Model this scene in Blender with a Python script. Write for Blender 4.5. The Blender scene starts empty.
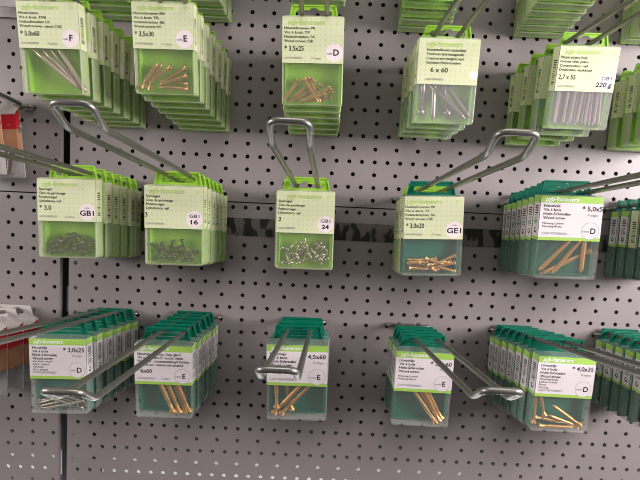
import bpy, bmesh, math, random
from mathutils import Matrix, Vector, Euler

# ------------------------------------------------------------------ camera, world, lights, exposure
S = 0.001                                    # all lengths below are millimetres
sc = bpy.context.scene
COL = sc.collection
cam_d = bpy.data.cameras.new('camera')
cam = bpy.data.objects.new('camera', cam_d); COL.objects.link(cam)
cam_d.sensor_width = 36.0; cam_d.lens = 481.0 / 640.0 * 36.0
cam_d.clip_start = 0.01; cam_d.clip_end = 50
PITCH, YAW, ROLL = -0.0676956, -0.0048007, 0.0462907
B0 = Matrix(((1, 0, 0), (0, 0, -1), (0, 1, 0)))
CR = Matrix.Rotation(YAW, 3, 'Z') @ Matrix.Rotation(PITCH, 3, 'X') @ B0 @ Matrix.Rotation(ROLL, 3, 'Z')
cam.matrix_world = Matrix.Translation(Vector((87.05, -570.83, -205.64)) * S) @ CR.to_4x4()
sc.camera = cam

w = bpy.data.worlds.new('shop_light'); sc.world = w; w.use_nodes = True
def world_nodes():
    # the shop around: bright ceiling, bright along the aisle to both sides, darker shelves opposite, dim floor
    nt = w.node_tree; bg = nt.nodes['Background']
    tc = nt.nodes.new('ShaderNodeTexCoord'); sep = nt.nodes.new('ShaderNodeSeparateXYZ')
    nt.links.new(tc.outputs['Generated'], sep.inputs[0])
    def mth(op, a, b=None):
        n = nt.nodes.new('ShaderNodeMath'); n.operation = op
        for i, v in enumerate((a, b)):
            if v is None: continue
            if isinstance(v, (int, float)): n.inputs[i].default_value = v
            else: nt.links.new(v, n.inputs[i])
        return n.outputs[0]
    x, z = sep.outputs[0], sep.outputs[2]
    r = mth('MULTIPLY', mth('POWER', mth('MAXIMUM', x, 0.0), 2.0), WR)
    l = mth('MULTIPLY', mth('POWER', mth('MAXIMUM', mth('MULTIPLY', x, -1.0), 0.0), 2.0), WL)
    u = mth('MULTIPLY', mth('POWER', mth('MAXIMUM', z, 0.0), 1.5), WU)
    nt.links.new(mth('ADD', mth('ADD', r, l), mth('ADD', u, W0)), bg.inputs[1])
    bg.inputs[0].default_value = (1.0, 0.955, 0.935, 1)
W0, WU, WL, WR = 0.04, 0.14, 0.4, 0.5
world_nodes()

def area(name, loc, target, sx, sy, power, color=(1, 1, 1)):
    d = bpy.data.lights.new(name, 'AREA'); d.shape = 'RECTANGLE'; d.size = sx; d.size_y = sy
    d.energy = power; d.color = color
    o = bpy.data.objects.new(name, d); COL.objects.link(o); o.location = loc
    o.rotation_euler = (Vector(target) - Vector(loc)).to_track_quat('-Z', 'Y').to_euler()
    return o
area('aisle_light_right', (1.05, -0.56, -0.03), (0.15, 0, -0.1), 0.5, 0.34, 20.5, (1.0, 0.94, 0.94))
area('aisle_light_left', (-1.15, -0.64, 0.0), (0.0, 0, -0.1), 0.55, 0.34, 12, (1.0, 0.95, 0.91))
area('ceiling_light', (0.3, -1.0, 1.3), (0.1, 0, -0.1), 1.6, 0.4, 18, (1.0, 0.95, 0.93))
area('added_fill_behind_panel', (0.0, 0.016, -0.66), (0.0, 0.04, -0.53), 1.2, 0.01, 2.0)  # added source standing in for far-aisle light, brightens the white rails

sc.view_settings.view_transform = 'Standard'; sc.view_settings.look = 'None'
sc.view_settings.gamma = 1; sc.view_settings.use_curve_mapping = False
sc.view_settings.exposure = -0.13
sc.cycles.transparent_max_bounces = 40
sc.cycles.max_bounces = 8
sc.cycles.filter_width = 1.0

# ------------------------------------------------------------------ materials
def mat(name, col, rough=0.5, metal=0.0, spec=0.5, alpha=None, transl=0.0, noise=0.0, nscale=60):
    m = bpy.data.materials.new(name); m.use_nodes = True
    nt = m.node_tree; b = nt.nodes['Principled BSDF']; out = nt.nodes['Material Output']
    b.inputs['Base Color'].default_value = (*col, 1); b.inputs['Roughness'].default_value = rough
    b.inputs['Metallic'].default_value = metal; b.inputs['Specular IOR Level'].default_value = spec
    if noise:
        tc = nt.nodes.new('ShaderNodeTexCoord'); n = nt.nodes.new('ShaderNodeTexNoise')
        n.inputs['Scale'].default_value = nscale; n.inputs['Detail'].default_value = 4
        mx = nt.nodes.new('ShaderNodeMix'); mx.data_type = 'RGBA'
        mx.inputs[6].default_value = (*[c * (1 - noise) for c in col], 1)
        mx.inputs[7].default_value = (*[min(1, c * (1 + noise)) for c in col], 1)
        nt.links.new(tc.outputs['Object'], n.inputs['Vector']); nt.links.new(n.outputs['Fac'], mx.inputs[0])
        nt.links.new(mx.outputs[2], b.inputs['Base Color'])
    sh = b.outputs[0]
    if transl:
        t = nt.nodes.new('ShaderNodeBsdfTranslucent'); t.inputs[0].default_value = (*col, 1)
        x = nt.nodes.new('ShaderNodeMixShader'); x.inputs[0].default_value = transl
        nt.links.new(sh, x.inputs[1]); nt.links.new(t.outputs[0], x.inputs[2]); sh = x.outputs[0]
    if alpha is not None:
        t = nt.nodes.new('ShaderNodeBsdfTransparent'); x = nt.nodes.new('ShaderNodeMixShader')
        x.inputs[0].default_value = alpha
        nt.links.new(t.outputs[0], x.inputs[1]); nt.links.new(sh, x.inputs[2]); sh = x.outputs[0]
    nt.links.new(sh, out.inputs[0])
    return m

M = {}
M['panel'] = mat('panel_paint', (0.262, 0.228, 0.230), 0.40, 0, 0.5, noise=0.05, nscale=25)
M['dark'] = mat('dark_interior', (0.012, 0.011, 0.011), 0.8)
M['upright'] = mat('upright_steel', (0.03, 0.03, 0.032), 0.5, 0.3)
M['white_rail'] = mat('white_rail', (0.85, 0.84, 0.84), 0.5)
M['bracket'] = mat('bracket_steel', (0.35, 0.38, 0.42), 0.4, 0.5)
M['wire'] = mat('zinc_wire', (0.26, 0.25, 0.225), 0.36, 0.85, noise=0.10, nscale=200)
M['lime'] = mat('lime_plastic', (0.40, 0.72, 0.07), 0.38, transl=0.25)
M['teal'] = mat('teal_plastic', (0.0, 0.165, 0.10), 0.35, transl=0.15)
M['clear'] = mat('clear_front', (0.75, 0.78, 0.75), 0.15, alpha=0.05)
M['clear_edge'] = mat('clear_rim', (0.56, 0.60, 0.54), 0.25, alpha=0.17)
M['clear_lime'] = mat('clear_front_lime', (0.62, 0.74, 0.44), 0.15, alpha=0.08)
M['clear_lime_edge'] = mat('clear_rim_lime', (0.62, 0.67, 0.45), 0.25, alpha=0.48)
M['clear_gray'] = mat('clear_front_gray', (0.60, 0.60, 0.60), 0.15, alpha=0.15)
M['clear_gray_edge'] = mat('clear_rim_gray', (0.68, 0.70, 0.66), 0.25, alpha=0.35)
M['smoke'] = mat('pack_blister', (0.45, 0.46, 0.47), 0.15, alpha=0.10)
M['white_paper'] = mat('white_label_paper', (0.78, 0.70, 0.725), 0.55)
M['pink'] = mat('pink_label_print', (0.86, 0.74, 0.76), 0.55)
M['green_print'] = mat('green_print', (0.36, 0.60, 0.10), 0.5)
M['logo_green'] = mat('pale_green_print', (0.47, 0.66, 0.17), 0.5)
M['black'] = mat('black_print', (0.01, 0.015, 0.018), 0.6, spec=0.2)
M['grey'] = mat('grey_print', (0.33, 0.32, 0.31), 0.5)
M['white_print'] = mat('white_print', (0.85, 0.88, 0.80), 0.5)
M['brass'] = mat('brass_screw', (0.62, 0.33, 0.10), 0.28, 0.65)
M['copper'] = mat('copper_screw', (0.46, 0.22, 0.10), 0.3, 0.55)
M['silver'] = mat('silver_screw', (0.33, 0.28, 0.22), 0.28, 0.75)
M['rose'] = mat('pinkish_screw', (0.48, 0.36, 0.33), 0.3, 0.7)
M['darknail'] = mat('dark_nail', (0.055, 0.038, 0.034), 0.3, 0.5)
M['pinknail'] = mat('pink_nail', (0.62, 0.50, 0.51), 0.4, 0.45)
M['red'] = mat('red_card', (0.48, 0.012, 0.02), 0.45)
M['card'] = mat('white_card', (0.50, 0.455, 0.435), 0.6, noise=0.06, nscale=120)
M['photo'] = mat('wood_photo_print', (0.42, 0.20, 0.11), 0.5, noise=0.5, nscale=55)

def dotted():
    m = mat('dotted_label_paper', (0.66, 0.71, 0.42), 0.55)
    nt = m.node_tree; b = nt.nodes['Principled BSDF']
    tc = nt.nodes.new('ShaderNodeTexCoord'); sep = nt.nodes.new('ShaderNodeSeparateXYZ')
    nt.links.new(tc.outputs['Object'], sep.inputs[0])
    def mth(op, a, c=None):
        n = nt.nodes.new('ShaderNodeMath'); n.operation = op
        for i, v in enumerate((a, c)):
            if v is None: continue
            if isinstance(v, (int, float)): n.inputs[i].default_value = v
            else: nt.links.new(v, n.inputs[i])
        return n.outputs[0]
    def cell(o): return mth('SUBTRACT', mth('FRACT', mth('MULTIPLY', o, 1 / (4.6 * S))), 0.5)
    x = cell(sep.outputs[0]); z = cell(sep.outputs[2])
    d = mth('SQRT', mth('ADD', mth('MULTIPLY', x, x), mth('MULTIPLY', z, z)))
    f = mth('LESS_THAN', d, 0.24)
    mx = nt.nodes.new('ShaderNodeMix'); mx.data_type = 'RGBA'
    mx.inputs[6].default_value = (0.69, 0.715, 0.46, 1); mx.inputs[7].default_value = (0.635, 0.67, 0.395, 1)
    nt.links.new(f, mx.inputs[0]); nt.links.new(mx.outputs[2], b.inputs['Base Color'])
    return m
M['dot_paper'] = dotted()

def residue():
    m = mat('torn_adhesive_strip', (0.16, 0.145, 0.14), 0.6)
    nt = m.node_tree; b = nt.nodes['Principled BSDF']
    tc = nt.nodes.new('ShaderNodeTexCoord'); mp = nt.nodes.new('ShaderNodeMapping')
    mp.inputs['Scale'].default_value = (1.0, 1.0, 0.45)
    n = nt.nodes.new('ShaderNodeTexNoise'); n.inputs['Scale'].default_value = 95; n.inputs['Detail'].default_value = 1.5
    r = nt.nodes.new('ShaderNodeValToRGB'); r.color_ramp.interpolation = 'LINEAR'
    r.color_ramp.elements[0].position = 0.47; r.color_ramp.elements[0].color = (0.012, 0.011, 0.01, 1)
    r.color_ramp.elements[1].position = 0.53; r.color_ramp.elements[1].color = (0.135, 0.12, 0.117, 1)
    nt.links.new(tc.outputs['Object'], mp.inputs[0]); nt.links.new(mp.outputs[0], n.inputs['Vector'])
    nt.links.new(n.outputs['Fac'], r.inputs[0]); nt.links.new(r.outputs[0], b.inputs['Base Color'])
    return m
M['residue'] = residue()

# ------------------------------------------------------------------ mesh helpers
class MB:
    """collects faces in millimetres with material slots, links them as one mesh object"""
    def __init__(s): s.v = []; s.f = []; s.mi = []; s.mats = []; s.smooth = []
    def m(s, name):
        if name not in s.mats: s.mats.append(name)
        return s.mats.index(name)
    def add(s, vs, fs, mname, smooth=False, tf=None):
        o = len(s.v); k = s.m(mname)
        for p in vs:
            p = Vector(p)
            if tf is not None: p = tf @ p
            s.v.append(p)
        for f in fs: s.f.append([i + o for i in f]); s.mi.append(k); s.smooth.append(smooth)
    def box(s, x0, x1, y0, y1, z0, z1, mname, tf=None):
        s.add([(x0, y0, z0), (x1, y0, z0), (x1, y1, z0), (x0, y1, z0), (x0, y0, z1), (x1, y0, z1), (x1, y1, z1), (x0, y1, z1)],
              [(0, 3, 2, 1), (4, 5, 6, 7), (0, 1, 5, 4), (1, 2, 6, 5), (2, 3, 7, 6), (3, 0, 4, 7)], mname, tf=tf)
    def tube(s, pts, r, mname, seg=12, cap=True):
        pts = [Vector(p) for p in pts]; vs = []; fs = []
        t0 = (pts[1] - pts[0]).normalized(); up = Vector((0, 0, 1)) if abs(t0.z) < 0.9 else Vector((1, 0, 0))
        nrm = t0.cross(up).normalized()
        for i, p in enumerate(pts):
            a = pts[i] - pts[i - 1] if i else pts[1] - pts[0]
            b = pts[i + 1] - pts[i] if i < len(pts) - 1 else a
            t = (a.normalized() + b.normalized()).normalized()
            nrm = (nrm - t * nrm.dot(t)).normalized(); bn = t.cross(nrm)
            rr = r[i] if isinstance(r, (list, tuple)) else r
            for k in range(seg):
                an = 2 * math.pi * k / seg
                vs.append(p + (nrm * math.cos(an) + bn * math.sin(an)) * rr)
        for i in range(len(pts) - 1):
            for k in range(seg):
                k2 = (k + 1) % seg
                fs.append((i * seg + k, i * seg + k2, (i + 1) * seg + k2, (i + 1) * seg + k))
        if cap:
            fs.append(tuple(range(seg - 1, -1, -1))); fs.append(tuple((len(pts) - 1) * seg + k for k in range(seg)))
        s.add(vs, fs, mname, True)
    def mesh(s, name):
        me = bpy.data.meshes.new(name)
        me.from_pydata([tuple(p * S) for p in s.v], [], s.f)
        for n in s.mats: me.materials.append(M[n])
        me.polygons.foreach_set('material_index', s.mi); me.polygons.foreach_set('use_smooth', s.smooth)
        me.update(); return me
    def build(s, name, parent=None): return link(name, s.mesh(name), parent)

def link(name, me, parent=None):
    o = bpy.data.objects.new(name, me); COL.objects.link(o)
    if parent is not None: o.parent = parent
    return o
def tag(o, label, cat, group=None):
    o['label'] = label; o['category'] = cat
    if group: o['group'] = group
    return o
def struct(mb, name):
    o = mb.build(name); o['kind'] = 'structure'; return o
def copy_tree(o, parent=None):
    c = o.copy(); COL.objects.link(c); c.parent = parent
    for ch in list(o.children): copy_tree(ch, c)
    return c

def rrect(W, H, r, inset=0.0, n=4):
    """rounded rectangle around (0, H/2) in x,z, counter-clockwise"""
    out = []; a = W / 2 - inset; z0 = inset; z1 = H - inset; r = max(0.3, r - inset)
    for cx, cz, s0 in ((a - r, z1 - r, 0), (-a + r, z1 - r, 90), (-a + r, z0 + r, 180), (a - r, z0 + r, 270)):
        for k in range(n + 1):
            t = math.radians(s0 + 90 * k / n); out.append((cx + r * math.cos(t), cz + r * math.sin(t)))
    return out
def loops(mb, ls, mname, cap0=True, cap1=True):
    """skin a list of (outline, y)"""
    n = len(ls[0][0]); vs = []; fs = []
    for L, y in ls: vs += [(x, y, z) for x, z in L]
    for i in range(len(ls) - 1):
        for k in range(n):
            k2 = (k + 1) % n
            fs.append((i * n + k, (i + 1) * n + k, (i + 1) * n + k2, i * n + k2))
    if cap0: fs.append(tuple(range(n)))
    if cap1: fs.append(tuple((len(ls) - 1) * n + k for k in range(n - 1, -1, -1)))
    mb.add(vs, fs, mname)

def plate(mb, outer, holes, y0, y1, mname):
    """flat plate in x,z with holes, given thickness"""
    bm = bmesh.new(); es = []
    for L in [outer] + holes:
        vs = [bm.verts.new((x, y0, z)) for x, z in L]
        for i in range(len(vs)): es.append(bm.edges.new((vs[i], vs[(i + 1) % len(vs)])))
    bmesh.ops.triangle_fill(bm, use_beauty=True, use_dissolve=False, edges=es, normal=(0, -1, 0))
    r = bmesh.ops.extrude_face_region(bm, geom=list(bm.faces))
    for g in r['geom']:
        if isinstance(g, bmesh.types.BMVert): g.co.y = y1
    bmesh.ops.recalc_face_normals(bm, faces=list(bm.faces))
    bm.verts.index_update()
    mb.add([v.co.copy() for v in bm.verts], [[v.index for v in f.verts] for f in bm.faces], mname); bm.free()

# ------------------------------------------------------------------ the perforated wall
def panel(name, x0, x1, z0, z1, T=1.5, flange=18.0):
    """perforated sheet, front at y=0; rows every 15 mm: 15 mm pitch rows and 25 mm pitch rows in turn"""
    mb = MB(); R = 2.5; N = 10
    ring = [(R * math.cos(2 * math.pi * k / N), R * math.sin(2 * math.pi * k / N)) for k in range(N)]
    def cell(a, b, c, d, hx, hz):
        # rectangle a..b x c..d with a hole at hx,hz
        cor = [(b, d), (a, d), (a, c), (b, c)]
        vs = [(x, 0, z) for x, z in cor] + [(hx + x, 0, hz + z) for x, z in ring] + [(hx + x, T, hz + z) for x, z in ring]
        fs = []
        def near(k):
            t = 2 * math.pi * k / N
            return 0 if 0 <= t < math.pi / 2 - 1e-6 else 1 if t < math.pi - 1e-6 else 2 if t < 1.5 * math.pi - 1e-6 else 3
        for k in range(N):
            k2 = (k + 1) % N; q, q2 = near(k), near(k2)
            if q == q2: fs.append((q, 4 + k2, 4 + k))
            else: fs.append((q, q2, 4 + k2, 4 + k))
            fs.append((4 + k, 4 + k2, 4 + N + k2, 4 + N + k))
        mb.add(vs, fs, 'panel')
    r = math.ceil((-z1 + 7.5 - 15) / 15.0)
    z_rows = []
    k = math.floor(-z1 / 15.0)
    while -15 * k > z0 - 8:
        z_rows.append(k); k += 1
    for k in z_rows:
        zc = -15.0 * k; zt = min(z1, zc + 7.5); zb = max(z0, zc - 7.5)
        if zt - zb < 0.2: continue
        hole = zt - zc > 3 and zc - zb > 3
        p = 15.0 if k % 2 == 0 else 25.0
        off = name_off(x0)
        xs = []; c = math.ceil((x0 + 4 - off) / p)
        while off + c * p < x1 - 4: xs.append(off + c * p); c += 1
        if not hole or not xs:
            mb.add([(x0, 0, zb), (x1, 0, zb), (x1, 0, zt), (x0, 0, zt)], [(0, 1, 2, 3)], 'panel'); continue
        edges = [x0] + [(xs[i] + xs[i + 1]) / 2 for i in range(len(xs) - 1)] + [x1]
        for i, hx in enumerate(xs): cell(edges[i], edges[i + 1], zb, zt, hx, zc)
    # back sheet edge flanges
    mb.box(x0, x0 + T, 0.02, flange, z0, z1, 'panel'); mb.box(x1 - T, x1, 0.02, flange, z0, z1, 'panel')
    mb.box(x0, x1, 0.02, flange * 0.5, z1 - T, z1, 'panel'); mb.box(x0, x1, 0.02, flange * 0.5, z0, z0 + T, 'panel')
    return struct(mb, name)
def name_off(x0): return -250.0 if x0 < -215 else 0.0
panel('wall_back_upper', -208, 560, -203.2, 240)
panel('wall_back_lower', -208, 560, -620, -204.6)
panel('wall_left_upper', -460, -218.5, -203.2, 240, flange=6.0)
panel('wall_left_lower', -460, -218.5, -620, -204.6, flange=6.0)
mb = MB(); mb.box(-470, 570, 62, 66, -640, 250, 'dark'); struct(mb, 'wall_backing')
mb = MB(); mb.box(-229, -198, 30, 60, -640, 250, 'dark'); struct(mb, 'trim_1')           # slotted upright in the gap
mb = MB()
for z in (-352, -502, -143): mb.box(-219, -207, 21, 24, z - 1, z + 1, 'bracket')
mb.box(-216.5, -212, 12, 23.9, -347, -316, 'bracket'); struct(mb, 'trim_2')
mb = MB(); mb.box(-182, 300, 40, 43, -571, -540, 'white_rail'); struct(mb, 'trim_3')
mb = MB(); mb.box(-450, -235, 40, 43, -571, -538, 'white_rail'); struct(mb, 'trim_4')
mb = MB(); mb.box(-207, 559, -0.5, -0.02, -243.5, -222.5, 'residue')
tag(mb.build('adhesive_strip'), 'dirty torn adhesive strip along the grey perforated wall just below the seam', 'tape')

# ------------------------------------------------------------------ lettering
_tc = {}
def text_geo(txt, size, bold):
    key = (txt, size, bold)
    if key not in _tc:
        cu = bpy.data.curves.new('t', 'FONT'); cu.body = txt; cu.size = size; cu.resolution_u = 3
        if bold: cu.offset = bold
        o = bpy.data.objects.new('t', cu); COL.objects.link(o)
        dg = bpy.context.evaluated_depsgraph_get(); me = o.evaluated_get(dg).to_mesh()
        _tc[key] = ([v.co.copy() for v in me.vertices], [tuple(p.vertices) for p in me.polygons])
        o.evaluated_get(dg).to_mesh_clear(); bpy.data.objects.remove(o); bpy.data.curves.remove(cu)
    return _tc[key]
def text(mb, txt, x, z, size, mname, bold=0.0, width=None, centre=False, slant=0.0, y=-0.30):
    vs, fs = text_geo(txt, size, bold)
    if not vs: return
    xa = min(v.x for v in vs); xb = max(v.x for v in vs); k = 1.0
    if width: k = width / max(0.01, xb - xa)
    ox = x - (xb - xa) * k / 2 if centre else x
    mb.add([(ox + (v.x - xa) * k + slant * v.y, y, z + v.y) for v in vs], fs, mname)
def disc(mb, cx, cz, r, mname, y=-0.22, n=28, ringw=None):
    o = [(cx + r * math.cos(2 * math.pi * k / n), y, cz + r * math.sin(2 * math.pi * k / n)) for k in range(n)]
    if ringw is None: mb.add(o, [tuple(range(n))], mname)
    else:
        i_ = [(cx + (r - ringw) * math.cos(2 * math.pi * k / n), y, cz + (r - ringw) * math.sin(2 * math.pi * k / n)) for k in range(n)]
        mb.add(o + i_, [(k, (k + 1) % n, n + (k + 1) % n, n + k) for k in range(n)], mname)

# ------------------------------------------------------------------ screw boxes
W, D = 56.0, 15.0
LH = 40.3                                      # label height
def shell_mesh(mname, H):
    mb = MB(); e = mname + '_edge'
    loops(mb, [(rrect(W, H, 2.6, 0.9), 0.0), (rrect(W, H, 2.6, 0.25), 0.3), (rrect(W, H, 2.6), 1.0), (rrect(W, H, 2.6), D - 1.6),
               (rrect(W, H, 2.6, 0.9), D - 1.6), (rrect(W, H, 2.6, 0.9), 1.2)], e, False, False)
    a = rrect(W, H, 2.6, 0.9); n = len(a)
    mb.add([(x, 0.0, z) for x, z in a], [tuple(range(n))], mname); mb.add([(x, 1.2, z) for x, z in a], [tuple(range(n - 1, -1, -1))], mname)
    return mb.mesh('clear_cover')
def backing_mesh(mname, H):
    mb = MB(); a = W / 2
    o = [(-a + 1, 0), (a - 1, 0), (a, 1), (a, H - 1), (a - 1, H), (23.5, H), (20.8, H + 12.2), (19.6, H + 13), (-19.6, H + 13), (-20.8, H + 12.2), (-23.5, H), (-a + 1, H), (-a, H - 1), (-a, 1)]
    hole = []
    for cx, s0 in ((14.0, -90), (-14.0, 90)):
        for k in range(7):
            t = math.radians(s0 + 30 * k)
            hole.append((cx + 3 * math.cos(t), H + 5.4 + 3 * math.sin(t)))
        if cx > 0:
            for k in range(5):
                t = math.radians(180 * k / 4); hole.append((4.6 * math.cos(t), H + 8.35 + 2.2 * math.sin(t)))
    plate(mb, o, [hole], D - 1.4, D - 0.1, mname)
    # moulded rim round the tab and the shallow tray that holds the screws
    for s in (-1, 1):
        mb.add([(s * 23.3, D - 2.6, H), (s * 21.9, D - 2.6, H), (s * 19.4, D - 2.6, H + 12.6), (s * 20.6, D - 2.6, H + 12.6),
                (s * 23.3, D - 1.3, H), (s * 21.9, D - 1.3, H), (s * 19.4, D - 1.3, H + 12.6), (s * 20.6, D - 1.3, H + 12.6)],
               [(0, 1, 2, 3), (4, 7, 6, 5), (0, 4, 5, 1), (1, 5, 6, 2), (2, 6, 7, 3), (3, 7, 4, 0)], mname)
    mb.box(-20.4, 20.4, D - 2.6, D - 1.3, H + 11.6, H + 12.8, mname)
    x, z0, z1 = a - 2.6, 2.6, H - 2.6
    mb.box(-x, -x + 0.9, 6.5, D - 1.3, z0, z1, mname); mb.box(x - 0.9, x, 6.5, D - 1.3, z0, z1, mname)
    if mname == 'teal': mb.box(-x, x, 9.5, D - 1.3, z0, z0 + 0.9, mname)
    return mb.mesh('backing')

LAT = {'NAIL': ['Siernagel', 'Clou de garnissage', 'Polsternagel', 'Upholstery nail'],
       'PK': ['Houtschroeven PK', 'Vis à bois TF', 'Holzschrauben SK', 'Wood screws CSK'],
       'TF': ['Houtvijzen', 'Vis à bois TFB', 'Holzschrauben LK', 'Wood screws raised CSK'],
       'RH': ['Houtschroeven RH', 'Vis à bois TR', 'Holzschrauben RK', 'Wood screws RH'],
       'HEX': ['Houtdraadbouten zeskantkop', 'Tirefonds tête hexagonale', 'Coach screws hexagon head', 'Sechskant-Holzschrauben'],
       'CN': ['Nagel platte kop', 'Pointe tête plate', 'Construction nail', 'Drahtstifte Senkkopf'],
       'HV': ['Houtvijs', 'Vis à bois', 'Holz-Schraube', 'Wood screw'],
       'LONG': ['Houtvijs lenskop, Kop gleuf', 'Vis à bois tête fr. bomb. fente', 'Holzschr. Linsensenkkopf Schlitz', 'Wood scr. raised csk slotted']}
def label_mesh(style, H, spec=None):
    """paper sleeve: front sheet and both side wings, with everything printed on it. v is measured down from the sleeve's top"""
    mb = MB(); a = W / 2 - 0.1; zt = H - (1.2 if style == 'dot' else 0.8); zb = zt - LH
    paper = 'dot_paper' if style == 'dot' else 'white_paper'
    mb.box(-a, a, -0.18, -0.04, zb, zt, paper)
    for s in (-1, 1):
        x0, x1 = sorted((s * (W / 2 + 0.03), s * (W / 2 + 0.16)))
        mb.box(x0, x1, 0.6, D - 2.2, zb, zt, paper)
        x = s * (W / 2 + 0.22)
        def q(y0, y1, z0, z1, mn):
            mb.add([(x, y0, z0), (x, y1, z0), (x, y1, z1), (x, y0, z1)], [(0, 1, 2, 3)], mn)
        rnd = random.Random(5)
        if style == 'white':
            q(0.6, D - 2.2, zt - 6, zt, 'green_print'); q(0.6, D - 2.2, zb, zb + 2.8, 'green_print')
            z = zt - 9
            while z > zt - 27:
                h = rnd.choice((0.4, 0.8, 1.1)); q(3, 9.5, z - h, z, 'black'); z -= h + rnd.choice((0.6, 0.9, 1.2))
            n = 12
            mb.add([(x, 6.3 + 2.6 * math.cos(2 * math.pi * k / n), zb + 8.5 + 2.6 * math.sin(2 * math.pi * k / n)) for k in range(n)], [tuple(range(n))], 'black')
            x += s * 0.06
            mb.add([(x, 6.0 + 1.4 * math.cos(2 * math.pi * k / n), zb + 8.9 + 1.4 * math.sin(2 * math.pi * k / n)) for k in range(n)], [tuple(range(n))], 'white_print')
        else:
            z = zt - 12
            while z > zt - 34:
                h = rnd.choice((0.4, 0.7, 1.1)); q(3.0, 9.0, z - h, z, 'black'); z -= h + rnd.choice((0.6, 0.9, 1.3))
    L = -a
    if style == 'white':
        mb.add([(-a, -0.2, zt - 6.2), (a, -0.2, zt - 6.2), (a, -0.2, zt), (-a, -0.2, zt)], [(0, 1, 2, 3)], 'green_print')
        mb.add([(-a, -0.2, zb), (a, -0.2, zb), (a, -0.2, zb + 3), (-a, -0.2, zb + 3)], [(0, 1, 2, 3)], 'green_print')
        disc(mb, 46.4 - W / 2, zt - 31.0, 7.9, 'grey', -0.23, ringw=0.35); disc(mb, 46.4 - W / 2, zt - 31.0, 7.6, 'white_paper', -0.22)
        if spec:
            text(mb, 'pgb-fasteners', L + 4.5, zt - 4.6, 5.2, 'white_print', 0.12, width=29)
            wide = {'LONG': (42, 44, 50, 44)}.get(spec['t'], (14.5, 15.5, 24, 20))
            for i, t in enumerate(LAT[spec['t']]):
                text(mb, t, L + 3.2, zt - 10.0 - 3.65 * i, 3.5, 'black', 0.05, width=wide[i])
            if spec['t'] != 'LONG':
                for i, t in enumerate(spec.get('m', ['Messing-Laiton', 'Messing-Brass'])):
                    text(mb, t, L + 3.0, zt - (25.6 if len(spec.get('m', 'ab')) < 3 else 23.6) - 2.8 * i, 2.8, 'black', 0.0, width=1.35 * len(t))
                text(mb, 'CIAP109' + spec.get('n', '7050050'), L + 3.0, zt - 34.9, 2.9, 'grey', 0.03, width=23)
                text(mb, '* ' + spec['d'], L + spec.get('ox', 33.5), zt - 12.9, 6.0, 'black', 0.08, width=spec.get('ow', 20.5))
                text(mb, spec['q'], L + 42.5, zt - 17.8, 3.4, 'grey', 0.05, width=9.5)
            else:
                text(mb, '* ' + spec['d'], L + 1.5, zt - 28.3, 5.6, 'black', 0.08, width=15.5)
                text(mb, 'CIAP106000060', L + 2.5, zt - 34.9, 2.7, 'grey', 0.02, width=17); text(mb, '4 stips', L + 26, zt - 34.9, 2.9, 'grey', 0.05, width=8)
            text(mb, 'code', L + 39.6, zt - 32.2, 2.6, 'black', 0.0, width=5.5); text(mb, spec['c'], L + 46.4, zt - 33.4, 7.2, 'black', 0.14)
    else:
        cx, cz = (47.5 if not (spec and spec['t'] == 'HEX') else 51.8) - W / 2, zt - 31.0
        disc(mb, cx, cz, 7.9 if cx < 22 else 4.0, 'pink')
        if spec:
            text(mb, 'pgb-fasteners', L + spec.get('lx', 5), zt - 6.8, 6.2, 'logo_green', 0.1, width=33)
            disc(mb, 50.0 - W / 2, zt - 5.0, 1.7, 'logo_green', -0.2, ringw=0.5)
            kw = {'NAIL': 1.42, 'HEX': 1.37, 'CN': 1.55}.get(spec['t'], 1.78)
            for i, t in enumerate(LAT[spec['t']]):
                text(mb, t, L + spec.get('tx', 1.6), zt - 11.0 - 3.75 * i, 3.3, 'black', 0.03, width=kw * len(t))
            text(mb, spec['d'], L + spec.get('dx', 2), zt - 29.6, 6.0, 'black', 0.08, width=spec.get('dw'))
            text(mb, 'CIAP109' + spec.get('n', '000035'), L + spec.get('tx', 1.6), zt - 36.8, 2.6, 'grey', 0.03, width=17)
            if spec.get('q'): text(mb, spec['q'], L + 26.5, zt - 36.8, 2.8, 'grey', 0.02, width=9)
            if len(spec['c']) == 1:
                (spec['c'] != ' ') and text(mb, 'code', cx - 6.9, cz - 1.5, 2.6, 'black', 0.0, width=5); text(mb, spec['c'], cx - 0.8, cz - 2.2, 7.6, 'black', 0.2)
            elif spec.get('g'):
                text(mb, spec['c'], cx, cz + 1.6, 4.4, 'black', 0.05, width=9.5, centre=True)
                text(mb, spec['g'], cx - (2 if len(spec['g']) > 3 else 0), cz - 4.6, 5.8, 'black', 0.16, width=15 if len(spec['g']) > 3 else 7, centre=True, slant=spec.get('sl', 0))
            else:
                text(mb, 'code', cx, cz + 3.2, 2.6, 'grey', 0.05, width=5, centre=True); text(mb, spec['c'], cx, cz - 3.4, 7.0, 'black', 0.16, width=13.5, centre=True)
    return mb.mesh('label')

HS = {'r1c1': 82.0, 'r1c2': 82.0, 'r1c3': 79.0}; HV = (77.0, 79.0, 82.0)
SH = {(k, h): shell_mesh(k, h) for k in ('clear', 'clear_lime', 'clear_gray') for h in HV}
BK = {(k, h): backing_mesh(k, h) for k in ('lime', 'teal') for h in HV}
PLAIN = {(k, h): label_mesh(k, h) for k in ('dot', 'white') for h in HV}

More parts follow.
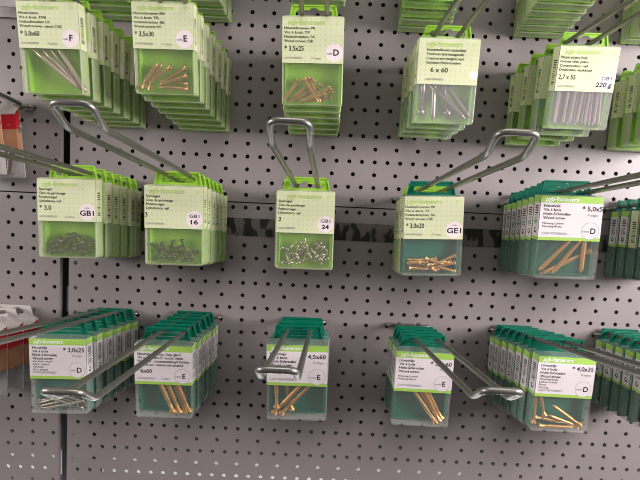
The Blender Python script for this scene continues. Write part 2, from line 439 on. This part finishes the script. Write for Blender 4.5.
def pose(p, H):
    x, y, z, tilt, roll, yaw = p
    R = Euler((0, 0, math.radians(yaw))).to_matrix() @ Matrix.Rotation(math.radians(tilt), 3, 'X') @ Matrix.Rotation(math.radians(roll), 3, 'Y')
    loc = Vector((x, y, z)) + R @ Vector((0, 0, -H))
    return loc, R
def box_at(p, H, backing, shell, label_me, text_label, group):
    loc, R = pose(p, H)
    e = bpy.data.objects.new('screw_box', None); COL.objects.link(e); e.empty_display_size = 0.01
    e.matrix_world = Matrix.Translation(loc * S) @ R.to_4x4()
    link('backing', BK[(backing, H)], e); link('clear_cover', SH[(shell, H)], e); link('label', label_me, e)
    tag(e, text_label, 'screw box', group)
    return loc, R

ORD = ['', 'second', 'third', 'fourth', 'fifth', 'sixth', 'seventh', 'eighth']
# key: (n, front pose, back pose, style, spec, front label text, stack description)
ST = {
 'r1c1': (7, (-168.5, -121, -30, 7, -1, 0), (-147, -19, -42, 1.5, 0, 0), 'dot', dict(t='TF', d='* 5,0x60', c='F', q='No/pc', dw=17.5),
          'light green box of long silver screws at the top left, printed 5,0x60 code F', 'the 5,0x60 stack'),
 'r1c2': (7, (-64, -121, -25.5, 8, -1, 0), (-49.5, -19, -42, 1.5, 0, 0), 'dot', dict(t='RH', d='* 3,5x30', c='E', q='11 stips', dw=17.5),
          'light green box of copper-coloured screws, printed 3,5x30 code E, leading its stack', 'the 3,5x30 stack'),
 'r1c3': (6, (73.9, -123.5, -33, 4.9, -1.5, -.2), (76, -30, -45.5, 3, 0, 0), 'dot', dict(t='PK', d='* 3,5x25', c='D', q='13 stips', dw=17.5),
          'light green box of copper-coloured screws, printed 3,5x25 code D, leading its stack', 'the 3,5x25 stack'),
 'r1c4': (4, (199.7, -120.2, -45.3, 7.6, -.5, -1.1), (200, -50, -48, 5, 0.3, 0), 'dot', dict(t='HEX', d='6 x 60', c=' ', lx=7, tx=7.5, dx=12, dw=16),
          'clear box of thick silver coach screws printed 6 x 60, with lime hanging tab', 'the 6 x 60 stack'),
 'r1c5': (4, (333.7, -111, -43.1, 10.7, -.6, -.4), (322, -37, -49, 4, 0, 0), 'dot', dict(t='CN', d='2,7 x 55', c='GB1', g='220 g', dx=2, dw=16, sl=0.2),
          'clear box of straight nails printed 2,7 x 55 and 220 g, tilted forward', 'the 220 g nail stack'),
 'r1c6': (4, (449, -92, -43, 5, 0, 0), (447, -24, -48, 3, 0, 0), 'dot', None,
          'light green box cut by the right photo edge, nearest right of the 220 g box', 'the top right edge stack'),
 'r2c1': (6, (-155.2, -109, -188.7, 1, -1.1, -.2), (-148.6, -20, -196, 0.5, 0, 0), 'dot', dict(t='NAIL', d='* 3,0', c='GB1', q='15 stips'),
          'light green box of dark domed nails printed 3,0 with code GB1', 'the 3,0 nail stack'),
 'r2c2': (6, (-51, -113.7, -190.8, 2.1, -.8, .4), (-49, -21, -197, 1, 0, 0), 'dot', dict(t='NAIL', d='3', c='GB1', g='16', dx=0.5),
          'light green box of thin dark nails marked GB1 16, leading its stack', 'the GB1 16 nail stack'),
 'r2c3': (2, (73.9, -106, -189.7, 0.5, -.7, -.3), (71.5, -88, -191, 0.5, -.5, 0), 'dot', dict(t='NAIL', d='2', c='GB1', g='24', lx=10),
          'light green box of bright domed nails marked GB1 24 under the upright hook', 'the GB1 24 nail stack'),
 'r2c4': (4, (194.6, -118.3, -189.3, 2.9, -2.2, -.1), (199.5, -57, -195, 2, 0, 0), 'dot', dict(t='PK', d='* 3,0x20', c='GE1', q='67 stips', lx=2, tx=.6, dw=17),
          'dark green backed box of small brass screws printed 3,0x20 code GE1', 'the 3,0x20 stack'),
 'r2c5': (7, (314, -137.9, -184.5, 4.1, -1, -1.3), (330, -21, -193, 1.5, 0, 0), 'white', dict(t='HV', d='5,0x5', c='D', q='4 stips', ox=37.5, ow=18),
          'white labelled box of thick brass screws printed 5,0x5 code D, middle row', 'the 5,0x5 stack'),
 'r2c6': (6, (456, -112, -188, 3, 0, 0), (458, -21, -195, 1.5, 0, 0), 'dot', None,
          'front box of the middle stack cut by the right photo edge', 'the middle right edge stack'),
 'r3c1': (6, (-162.4, -108.7, -344.6, 1.4, -1.6, -.4), (-150, -20, -349, .5, 0, 0), 'white', dict(t='HV', d='3,0x25', c='D', q='18 stips', m=['Verzinkt staal', 'Acier zingué', 'Verzinkt', 'Zinc plated']),
          'white labelled box of small silver screws printed 3,0x25 code D, bottom left', 'the 3,0x25 stack'),
 'r3c2': (6, (-57.9, -113, -345.4, 6, -.3, .7), (-54, -20, -349, 1.5, 0, 0), 'white', dict(t='LONG', d='6x60', c='E', q='4 stips'),
          'white labelled box of four long brass screws printed 6x60 code E', 'the 6x60 stack'),
 'r3c3': (4, (73, -142.6, -330.3, 8.4, -1.3, -1), (75, -86, -336, 5, 0, 0), 'white', dict(t='HV', d='4,5x60', c='E', q='4 stips', n='6045060'),
          'white labelled box printed 4,5x60 code E behind the wire end, bottom row centre', 'the 4,5x60 stack'),
 'r3c4': (4, (196.3, -115.1, -339.8, 3.7, .4, -.4), (199, -60, -345, 2, 0, 0), 'white', dict(t='HV', d='3,5x60', c='E', q='4 stips', n='6045060'),
          'white labelled box of long brass screws with hook wires crossing its size print', 'the stack right of 4,5x60'),
 'r3c5': (7, (332, -118.8, -337.3, 3.1, .8, .5), (325.6, -20, -348, 1, 0, 0), 'white', dict(t='HV', d='4,0x35', c='D', q='8 stips', m=['Messingvijzen', 'Laiton massif', 'Brass', 'Messing'], n='7040035'),
          'white labelled box of scattered brass screws printed 4,0x35 code D, bottom row', 'the 4,0x35 stack'),
 'r3c6': (7, (455, -125, -338, 3, 0, 0), (453, -20, -347, 1, 0, 0), 'white', None,
          'front box of the bottom stack cut by the right photo edge', 'the bottom right edge stack'),
 'r0c1': (5, (-152, -100, 83, 3, 0, 0), (-150, -20, 74, 1, 0, 0), 'dot', None,
          'front box of the shaded stack hanging above the 5,0x60 boxes', 'the stack above 5,0x60'),
 'r0c2': (6, (-56, -112, 84, 3, 0, 0), (-52.5, -20, 77, 1, 0, 0), 'dot', None,
          'front box of the stack at the top edge above the 3,5x30 boxes', 'the stack above 3,5x30'),
 'r0c3': (4, (76, -130, 84, 3, 0, 0), (76.5, -72, 80, 1.5, 0, 0), 'dot', None,
          'front box of the stack at the top edge above the 3,5x25 box', 'the stack above 3,5x25'),
 'r0c4': (5, (190, -98, 80, 4, 0, 0), (197, -20, 76, 1, 0, 0), 'dot', None,
          'front box of the stack at the top edge above the 6 x 60 box', 'the stack above 6 x 60'),
 'r0c5': (7, (312, -128, 80, 3, 0, 0), (328, -20, 77, 1, 0, 0), 'dot', None,
          'front box of the wide stack at the top edge left of the 220 g hook', 'the stack beside 220 g'),
 'r0c6': (6, (452, -112, 80, 3, 0, 0), (452, -20, 75, 1, 0, 0), 'dot', None,
          'front box of the stack in the top right corner of the photo', 'the top right corner stack'),
}
HOLD = {}                                      # pose of every box by (stack, index) so that its screws can be put inside
for key, (n, p0, p1, style, spec, ftxt, stack) in ST.items():
    rnd = random.Random(key)
    row3 = style == 'white'
    for i in range(n):
        t = i / max(1, n - 1)
        p = [a + (b - a) * t for a, b in zip(p0, p1)]
        if i: p[0] += rnd.uniform(-0.9, 0.9); p[4] += rnd.uniform(-0.6, 0.6); p[2] += rnd.uniform(-0.5, 0.3)
        st = style; bk = 'teal' if row3 else 'lime'; sh = 'clear' if row3 else 'clear_lime'
        if key == 'r2c4' and i == 0: bk = 'teal'; sh = 'clear'
        if key in ('r1c4',): sh = 'clear_gray'
        if key == 'r1c5' and i < 2: sh = 'clear_gray'
        if key == 'r2c6': bk = 'teal'; sh = 'clear'; st = 'white' if i >= n - 2 else 'dot'
        if key == 'r0c4' and i < 3: sh = 'clear'
        Hh = HS.get(key, 77.0); me = label_mesh(st, Hh, spec) if (i == 0 and spec) else PLAIN[(st, Hh)]
        lab = ftxt if i == 0 else '%s screw box, %s from the front in %s' % ({('lime', 'dot'): 'light green', ('teal', 'white'): 'dark green', ('teal', 'dot'): 'dark green', ('lime', 'white'): 'light green'}[(bk, st)], ORD[i], stack)
        HOLD[(key, i)] = box_at(p, Hh, bk, sh, me, lab, 'clear plastic screw boxes hanging in stacks')

# ------------------------------------------------------------------ wire hooks
def arc(pts, r=5.0, n=5):
    """round the corners of a polyline"""
    pts = [Vector(p) for p in pts]; out = [pts[0]]
    for i in range(1, len(pts) - 1):
        a, b, c = pts[i - 1], pts[i], pts[i + 1]
        u = (a - b).normalized(); v = (c - b).normalized()
        rr = min(r, (a - b).length * 0.45, (c - b).length * 0.45)
        for k in range(n + 1):
            t = k / n; out.append((b + u * rr) * (1 - t) ** 2 + b * 2 * t * (1 - t) + (b + v * rr) * t * t)
    out.append(pts[-1]); return out
def hook(xw, zw, xe, ze, label, group='double wire display hooks', fw=18, up=11):
    e = bpy.data.objects.new('display_hook', None); COL.objects.link(e); e.empty_display_size = 0.01
    e.location = (xw * S, 0, zw * S)
    tag(e, label, 'hook', group)
    h = 11.3; dx = xe - xw; dz = ze - zw
    a = (-h, -5, 3); b = (-h + dx, -280, dz); c = (-h + dx * 1.06, -280 - fw, dz + up)
    c2 = (h + dx * 1.06, -280 - fw, dz + up); b2 = (h + dx, -280, dz); a2 = (h, -5, 3)
    mb = MB(); mb.tube(arc([(-h, -4.6, -4), a, b, c, c2, b2, a2, (h, -4.6, -4)], 6), 2.2, 'wire', 14); mb.build('wire_loop', e)
    mb = MB(); mb.tube(arc([(-25, 9, 0), (-25, -4.6, 0), (25, -4.6, 0), (25, 9, 0)], 3.5), 1.9, 'wire', 10); mb.build('cross_bar', e)
    return e
ROWN = {1: 'upper', 2: 'middle', 3: 'lower', 0: 'topmost'}
XC = {1: -150, 2: -50, 3: 75, 4: 200, 5: 325, 6: 450}
ENDS = {(2, 3): (68.5, -169.3), (2, 2): (-54, -165), (2, 4): (197, -169.7), (3, 3): (67.3, -311.5), (3, 2): (-57.5, -330), (3, 4): (199, -318),
        (2, 1): (-150, -170), (3, 1): (-153, -308), (2, 5): (318, -170), (3, 5): (322, -305),
        (1, 1): (-165, -9), (1, 2): (-60, -7), (1, 3): (74, -20), (1, 4): (199, -37), (1, 5): (333, -34)}
NAMES = {(1, 1): 'holding the 5,0x60 boxes', (1, 2): 'holding the 3,5x30 boxes', (1, 3): 'holding the 3,5x25 boxes', (1, 4): 'holding the 6 x 60 boxes', (1, 5): 'holding the 220 g nail boxes',
         (1, 6): 'of the upper stack at the right photo edge', (2, 1): 'running off left above the 3,0 nail boxes', (2, 2): 'with its end above the 3,0 nail boxes', (2, 3): 'standing upright above the GB1 24 box',
         (2, 4): 'holding the 3,0x20 boxes', (2, 5): 'holding the 5,0x5 boxes', (2, 6): 'of the middle stack at the right photo edge', (3, 1): 'running off left above the 3,0x25 boxes',
         (3, 2): 'with its end in front of the 3,0x25 box', (3, 3): 'with its end in front of the 4,5x60 label', (3, 4): 'with its end between the two bottom right stacks', (3, 5): 'holding the 4,0x35 boxes',
         (3, 6): 'of the lower stack at the right photo edge', (0, 1): 'above the 5,0x60 boxes', (0, 2): 'above the 3,5x30 boxes', (0, 3): 'above the 3,5x25 boxes', (0, 4): 'above the 6 x 60 boxes', (0, 5): 'left of the 220 g boxes', (0, 6): 'in the top right corner'}
for row in (0, 1, 2, 3):
    for c in range(1, 7):
        zw = {0: 78, 1: -42, 2: -192, 3: -342}[row]
        xe, ze = ENDS.get((row, c), (XC[c], zw + 22))
        hook(XC[c], zw, xe, ze, 'silver wire hook ' + NAMES[(row, c)])

# ------------------------------------------------------------------ packs in the left bay
def pack_meshes(d):
    w2, h = 30.0, 78.0
    card = MB()
    o = [(-w2, 0), (w2, 0), (w2, h), (24, h + 3), (21, h + 15), (-21, h + 15), (-24, h + 3), (-w2, h)]
    hole = [(12, h + 5), (13.5, h + 7.5), (12, h + 10), (-12, h + 10), (-13.5, h + 7.5), (-12, h + 5)]
    plate(card, o, [hole], d - 1.2, d, 'card')
    card.add([(-w2, 0, h - 7), (w2, 0, h - 7), (w2, d - 1.2, h), (-w2, d - 1.2, h), (-w2, 0, h - 8), (w2, 0, h - 8), (w2, d - 1.2, h - 1), (-w2, d - 1.2, h - 1)],
             [(0, 1, 2, 3), (4, 7, 6, 5), (0, 4, 5, 1), (1, 5, 6, 2), (3, 2, 6, 7), (0, 3, 7, 4)], 'card')
    sl = MB()
    for mn, za, zb in (('red', h - 24, h - 8.2), ('photo', h - 47, h - 24)):
        sl.box(-w2, w2, -0.3, 0, za, zb, mn)
        for s in (-1, 1):
            x0, x1 = sorted((s * w2, s * (w2 + 0.3)))
            k = 7.0 if mn == 'red' else 0
            sl.add([(x0, 0, za), (x1, 0, za), (x1, d - 1.3, za), (x0, d - 1.3, za), (x0, 0, zb), (x1, 0, zb), (x1, d - 1.3, zb + k), (x0, d - 1.3, zb + k)],
                   [(0, 3, 2, 1), (4, 5, 6, 7), (0, 1, 5, 4), (1, 2, 6, 5), (2, 3, 7, 6), (3, 0, 4, 7)], mn)
    sh = MB()
    def rr(i): return [(x, z) for x, z in rrect(2 * w2, h - 8, 5, i)]
    loops(sh, [(rr(1.5), 0.2), (rr(0.3), 1.0), (rr(0.2), d - 1.4), (rr(1.2), d - 1.4), (rr(1.3), 1.4)], 'smoke')
    return card.mesh('card'), sl.mesh('sleeve'), sh.mesh('clear_cover')
DEEP, THIN = pack_meshes(24.0), pack_meshes(9.0)
def pack(x, y, ztop, tilt, label, group, roll=0, kind=DEEP):
    CARD, SLEEVE, BLISTER = kind
    e = bpy.data.objects.new('bolt_pack', None); COL.objects.link(e); e.empty_display_size = 0.01
    e.location = (x * S, y * S, (ztop - 78) * S); e.rotation_euler = (math.radians(tilt), math.radians(roll), 0)
    link('card', CARD, e); link('sleeve', SLEEVE, e); link('clear_cover', BLISTER, e)
    tag(e, label, 'bolt pack', group)
    HOLD[label] = (Vector((x, y, ztop - 78)), Matrix.Rotation(math.radians(tilt), 3, 'X'))
    return label
PK = []
for k, (y, o) in enumerate(((-24, 'nearest the wall'), (-44, 'in front of the other one'))):
    PK.append(pack(-280 - 9 * k, y, -112 + 2 * k, 4, 'red banded clear bolt pack at the upper left edge, ' + o, 'red banded packs in the left bay', -4, THIN))
for k, (y, o) in enumerate(((-28, 'nearest the wall'), (-54, 'in the middle of three'), (-80, 'at the front of three'))):
    PK.append(pack(-271 - 1.5 * k, y, -353 + 2.0 * k, 1, 'red banded white card bolt pack at the lower left edge, ' + o, 'red banded packs in the left bay'))
for k, (y, o) in enumerate(((-28, 'nearest the wall'), (-54, 'second from the wall'))):
    pack(-277, y, 72 + 2 * k, 1, 'shaded bolt pack in the top left corner, ' + o, 'red banded packs in the left bay')
hook(-275, -105, -279, -80, 'silver wire hook holding the upper left red banded packs')
hook(-275, -345, -279, -320, 'silver wire hook holding the lower left red banded packs')
hook(-275, 80, -279, 105, 'silver wire hook in the top left corner of the photo')

# ------------------------------------------------------------------ screws and nails
def lathe(mb, prof, mname, seg=8):
    """profile of (r, z) about the z axis"""
    vs = []; fs = []
    for r, z in prof:
        for k in range(seg):
            t = 2 * math.pi * k / seg; vs.append((r * math.cos(t), r * math.sin(t), z))
    for i in range(len(prof) - 1):
        for k in range(seg):
            k2 = (k + 1) % seg; fs.append((i * seg + k, i * seg + k2, (i + 1) * seg + k2, (i + 1) * seg + k))
    fs.append(tuple(range(seg - 1, -1, -1))); fs.append(tuple((len(prof) - 1) * seg + k for k in range(seg)))
    mb.add(vs, fs, mname, True)
def screw_mesh(L, d, mname, kind='csk'):
    mb = MB(); r = d / 2
    if kind == 'csk': prof = [(r * 0.02, 0), (r * 0.2, 1.4)]
    prof = []; pitch = max(1.1, d * 0.42); tl = L * (0.72 if L > 26 else 0.85)
    z = 0.0; prof.append((0.05, 0))
    z = 1.5
    while z < tl:
        prof += [(r * 0.66 * min(1, z / (d * 1.1) + .25), z), (r * min(1, z / (d * 1.1) + .3), z + pitch * 0.5)]; z += pitch
    prof.append((r * 0.72, z))
    prof += [(r * 0.72, L - d * 0.75), (r * 1.65, L - 0.5), (r * 1.65, L)]
    lathe(mb, prof, mname, 8)
    if kind == 'csk': mb.box(-r * 1.5, r * 1.5, -0.25, 0.25, L, L + 0.06, 'black')
    return mb.mesh('wood_screw')
def nail_mesh(L, d, mname, head, dome=False):
    mb = MB(); r = d / 2
    if dome: prof = [(0.05, 0), (r, 2.2), (r, L - head * 0.42), (head / 2, L - head * 0.40), (head * 0.47, L - head * .2), (head * 0.3, L - .25), (0.1, L)]
    else: prof = [(0.05, 0), (r, 2.6), (r, L - 1.0), (head / 2, L - 0.9), (head / 2, L)]
    lathe(mb, prof, mname, 8); return mb.mesh('nail')
def coach_mesh(L, d, mname):
    mb = MB(); r = d / 2; prof = [(0.05, 0)]; z = 1.5
    while z < L * 0.62: prof += [(r * .68 * min(1, z / d + .2), z), (r * min(1, z / d + .25), z + 1.1)]; z += 2.2
    prof += [(r * .8, z), (r * .8, L - 4)]
    lathe(mb, prof, mname, 8); lathe(mb, [(d * .76, L - 4), (d * .78, L - 3.7), (d * .78, L - .4), (d * .7, L)], mname, 6)
    return mb.mesh('coach_screw')
SC = {'long_silver': screw_mesh(57, 4.6, 'rose'), 'copper30': screw_mesh(29, 4.3, 'copper'), 'copper25': screw_mesh(26, 4.0, 'copper'),
      'coach60': coach_mesh(58, 5.6, 'silver'), 'nail55': nail_mesh(54, 2.8, 'pinknail', 5), 'dome_dark': nail_mesh(14, 2.0, 'darknail', 9.0, True),
      'dome_bright': nail_mesh(13, 1.9, 'silver', 6.6, True), 'thin_dark': nail_mesh(15, 1.9, 'darknail', 4.6, True), 'brass20': screw_mesh(20, 3.4, 'brass'),
      'brass50': screw_mesh(50, 4.8, 'brass'), 'silver25': screw_mesh(24, 3.0, 'silver'), 'brass60': screw_mesh(57, 5.2, 'brass'), 'brass57': screw_mesh(56, 4.4, 'brass'), 'brass35': screw_mesh(35, 3.9, 'brass')}
def put(box, kind, u1, v1, u2, v2, dep, name, label, cat, group):
    """lay a screw in a box: head at (u1, v1), tip towards (u2, v2), mm from the face's top left corner, dep behind the face"""
    loc, R = HOLD[box]; H = HS.get(box[0], 77.0)
    L = {'coach60': 58, 'nail55': 54}.get(kind) or max(v.co.z for v in SC[kind].vertices) / S
    h = Vector((u1 - W / 2, dep, H - v1)); t = Vector((u2 - W / 2, dep, H - v2))
    d = (h - t).normalized(); tip = h - d * L
    if box[0].startswith('r') and tip.z < 2.5: sh = 2.5 - tip.z; tip.z += sh
    q = Vector((0, 0, 1)).rotation_difference(d)
    o = bpy.data.objects.new(name, SC[kind]); COL.objects.link(o)
    o.matrix_world = Matrix.Translation((loc + R @ tip) * S) @ R.to_4x4() @ q.to_matrix().to_4x4() @ Matrix.Rotation(u1, 4, 'Z')
    tag(o, label, cat, group)
def lay(box, kind, lst, name, label, cat, group):
    for i, (a, b, c, d) in enumerate(lst): put(box, kind, a, b, c, d, (6.4 if kind == 'coach60' else 4.2) + (i % 3) * (1.0 if kind == 'coach60' else 1.6), name, label, cat, group)
def pile(box, kind, n, name, label, cat, group, v0=66, spread=9, u0=6, u1=50, ang=35, seed=1):
    rnd = random.Random(seed); L = max(v.co.z for v in SC[kind].vertices) / S
    for i in range(n):
        cu = u0 + (u1 - u0) * (i + rnd.uniform(0.1, 0.9)) / n; lev = rnd.random() ** 1.4
        cv = 72.0 - lev * spread * (1 - 0.5 * abs(cu - 28) / 28); a = math.radians(rnd.uniform(-ang, ang)) + (math.pi if rnd.random() < .5 else 0)
        dx, dz = math.cos(a) * L / 2, math.sin(a) * L / 2
        cu = min(max(cu, 4.5 + abs(dx)), 51.5 - abs(dx)); cv = min(cv, 73.5 - abs(dz))
        put(box, kind, cu - dx, cv - dz, cu + dx, cv + dz, rnd.uniform(5.2 if kind == 'dome_dark' else 4.0, 9.0), name, label, cat, group)

lay(('r1c1', 0), 'long_silver', [(6, 38, 51, 77), (14, 37, 53, 78), (20, 34, 54, 77), (28, 33, 55.5, 78)], 'wood_screw',
    'long silver wood screw slanting down inside the 5,0x60 box', 'screw', 'silver screws in the 5,0x60 box')
lay(('r1c2', 0), 'copper30', [(4, 76, 23, 50), (9, 77, 27, 49), (48, 71, 18, 69), (49, 76, 17, 75), (33, 56, 12, 70), (47, 56, 24, 70), (48, 64, 24, 72)], 'wood_screw',
    'copper-coloured wood screw lying at the bottom of the 3,5x30 box', 'screw', 'copper screws in the 3,5x30 box')
lay(('r1c3', 0), 'copper25', [(15, 60, 3, 76), (29, 55, 8, 73), (36, 59, 14, 73), (45, 62, 24, 72), (48, 65, 27, 70), (26, 64, 8, 74), (40, 68, 19, 74), (24, 62, 31, 75), (46, 70, 24, 74), (20, 58, 30, 73)], 'wood_screw',
    'copper-coloured wood screw in the loose fan inside the 3,5x25 box', 'screw', 'copper screws in the 3,5x25 box')
lay(('r1c4', 0), 'coach60', [(6, 35, 50, 72), (17, 28, 52, 68), (33, 69, 23, 24), (7, 69, 8, 16), (17, 17, 19, 70)], 'coach_screw',
    'thick silver coach screw inside the 6 x 60 box', 'screw', 'coach screws in the 6 x 60 box')
lay(('r1c5', 0), 'nail55', [(u, 18 + (i % 3), u + d, 73) for i, (u, d) in enumerate(((7, -1), (10, -3), (13, -2), (15, 0), (18, -3), (20, 0), (23, -2), (25, 1), (28, 0), (30, -2), (32, 2), (34, 4), (36, 0), (38, 3), (40, 5), (43, 2), (45, 5), (48, 3)))], 'nail',
    'straight pinkish grey nail standing inside the 220 g box', 'nail', 'nails in the 220 g box')
pile(('r2c1', 0), 'dome_dark', 18, 'nail', 'dark domed upholstery nail at the bottom of the 3,0 box', 'nail', 'dark nails in the 3,0 box', spread=15, ang=80, seed=3)
pile(('r2c2', 0), 'thin_dark', 24, 'nail', 'thin dark nail at the bottom of the GB1 16 box', 'nail', 'dark nails in the GB1 16 box', spread=17, ang=80, seed=4)
pile(('r2c3', 0), 'dome_bright', 34, 'nail', 'bright domed nail at the bottom of the GB1 24 box', 'nail', 'bright nails in the GB1 24 box', spread=26, ang=85, seed=5)
pile(('r2c4', 0), 'brass20', 15, 'wood_screw', 'small brass screw at the bottom of the 3,0x20 box', 'screw', 'brass screws in the 3,0x20 box', spread=15, ang=28, seed=6)
lay(('r2c5', 0), 'brass50', [(38, 33, 4, 72), (47, 33, 22, 68), (52, 52, 13, 73), (45, 22, 44, 72)], 'wood_screw',
    'thick brass wood screw inside the middle row 5,0x5 box', 'screw', 'brass screws in the 5,0x5 box')
pile(('r3c1', 0), 'silver25', 14, 'wood_screw', 'small silver screw at the bottom of the 3,0x25 box', 'screw', 'silver screws in the 3,0x25 box', spread=12, ang=22, seed=8)
lay(('r3c2', 0), 'brass60', [(36, 72, 15, 20), (42, 73, 22, 20), (48, 72, 28, 20), (52, 71, 32, 20)], 'wood_screw',
    'long brass wood screw leaning inside the 6x60 box', 'screw', 'brass screws in the 6x60 box')
lay(('r3c3', 0), 'brass57', [(6, 72, 42, 30), (13, 73, 49, 33), (23, 70, 12, 18), (9, 66, 8, 14)], 'wood_screw',
    'long brass wood screw inside the bottom centre 4,5x60 box', 'screw', 'brass screws in the bottom centre box')
lay(('r3c4', 0), 'brass57', [(45, 74, 11, 30), (49, 73, 17, 28), (51, 71, 24, 24), (48, 72, 20, 22)], 'wood_screw',
    'long brass wood screw slanting in the box right of bottom centre', 'screw', 'brass screws in the box right of bottom centre')
lay(('r3c5', 0), 'brass35', [(50, 70, 22, 52), (52, 73, 20, 63), (6, 66, 42, 70), (10, 73, 45, 73), (15, 63, 7, 36), (6, 72, 5, 40)], 'wood_screw',
    'brass wood screw scattered inside the 4,0x35 box', 'screw', 'brass screws in the 4,0x35 box')
for key, i, kind, n, nm, lb in (('r1c3', 1, 'silver25', 6, 'wood_screw', 'silver screw in the second 3,5x25 box, seen from below'), ('r1c3', 2, 'brass20', 6, 'wood_screw', 'brass screw in the third 3,5x25 box, seen from below'),
                       ('r1c4', 1, 'silver25', 6, 'wood_screw', 'silver screw in the second 6 x 60 box, seen from below'), ('r1c4', 2, 'silver25', 7, 'wood_screw', 'silver screw in the third 6 x 60 box, seen from below'), ('r1c4', 3, 'silver25', 6, 'wood_screw', 'silver screw in the rearmost 6 x 60 box, seen from below'),
                       ('r1c5', 2, 'silver25', 8, 'wood_screw', 'silver screw in the third box of the 220 g nail stack'), ('r1c5', 1, 'silver25', 5, 'wood_screw', 'silver screw in the second box of the 220 g nail stack'),
                       ('r1c1', 1, 'silver25', 5, 'wood_screw', 'silver screw in the second 5,0x60 box'), ('r1c1', 2, 'silver25', 5, 'wood_screw', 'silver screw in the third 5,0x60 box'),
                       ('r0c4', 2, 'brass20', 8, 'wood_screw', 'brass screw in a box at the top edge above 6 x 60')):
    pile((key, i), kind, n, nm, lb, 'screw', lb.replace('screw in', 'screws in').replace('a box', 'the box'), spread=6, ang=15 if kind != 'coach60' else 4, seed=len(lb) + i)
def bolts(label, n, seed, where):
    loc, R = HOLD[label]; rnd = random.Random(seed); BD = 2.8 if 'upper' in where else 6.0
    for i in range(n):
        x = -22 + 44 * i / (n - 1); a = math.radians(rnd.uniform(-22, 22))
        o = bpy.data.objects.new('coach_screw', SC['coach60' if BD > 5 else 'long_silver']); COL.objects.link(o)
        q = Matrix.Rotation(a, 4, 'Y')
        o.matrix_world = Matrix.Translation((loc + R @ Vector((x * 0.7, BD + BD * 0.6 * (i % 3), 4))) * S) @ R.to_4x4() @ q
        tag(o, 'silver bolt inside the ' + where, 'bolt', 'bolts in the ' + where)
bolts(PK[0], 8, 1, 'upper left pack nearest the wall'); bolts(PK[1], 8, 2, 'front upper left pack')
bolts(PK[2], 6, 3, 'lower left pack nearest the wall'); bolts(PK[3], 6, 4, 'middle lower left pack'); bolts(PK[4], 5, 5, 'front lower left pack')
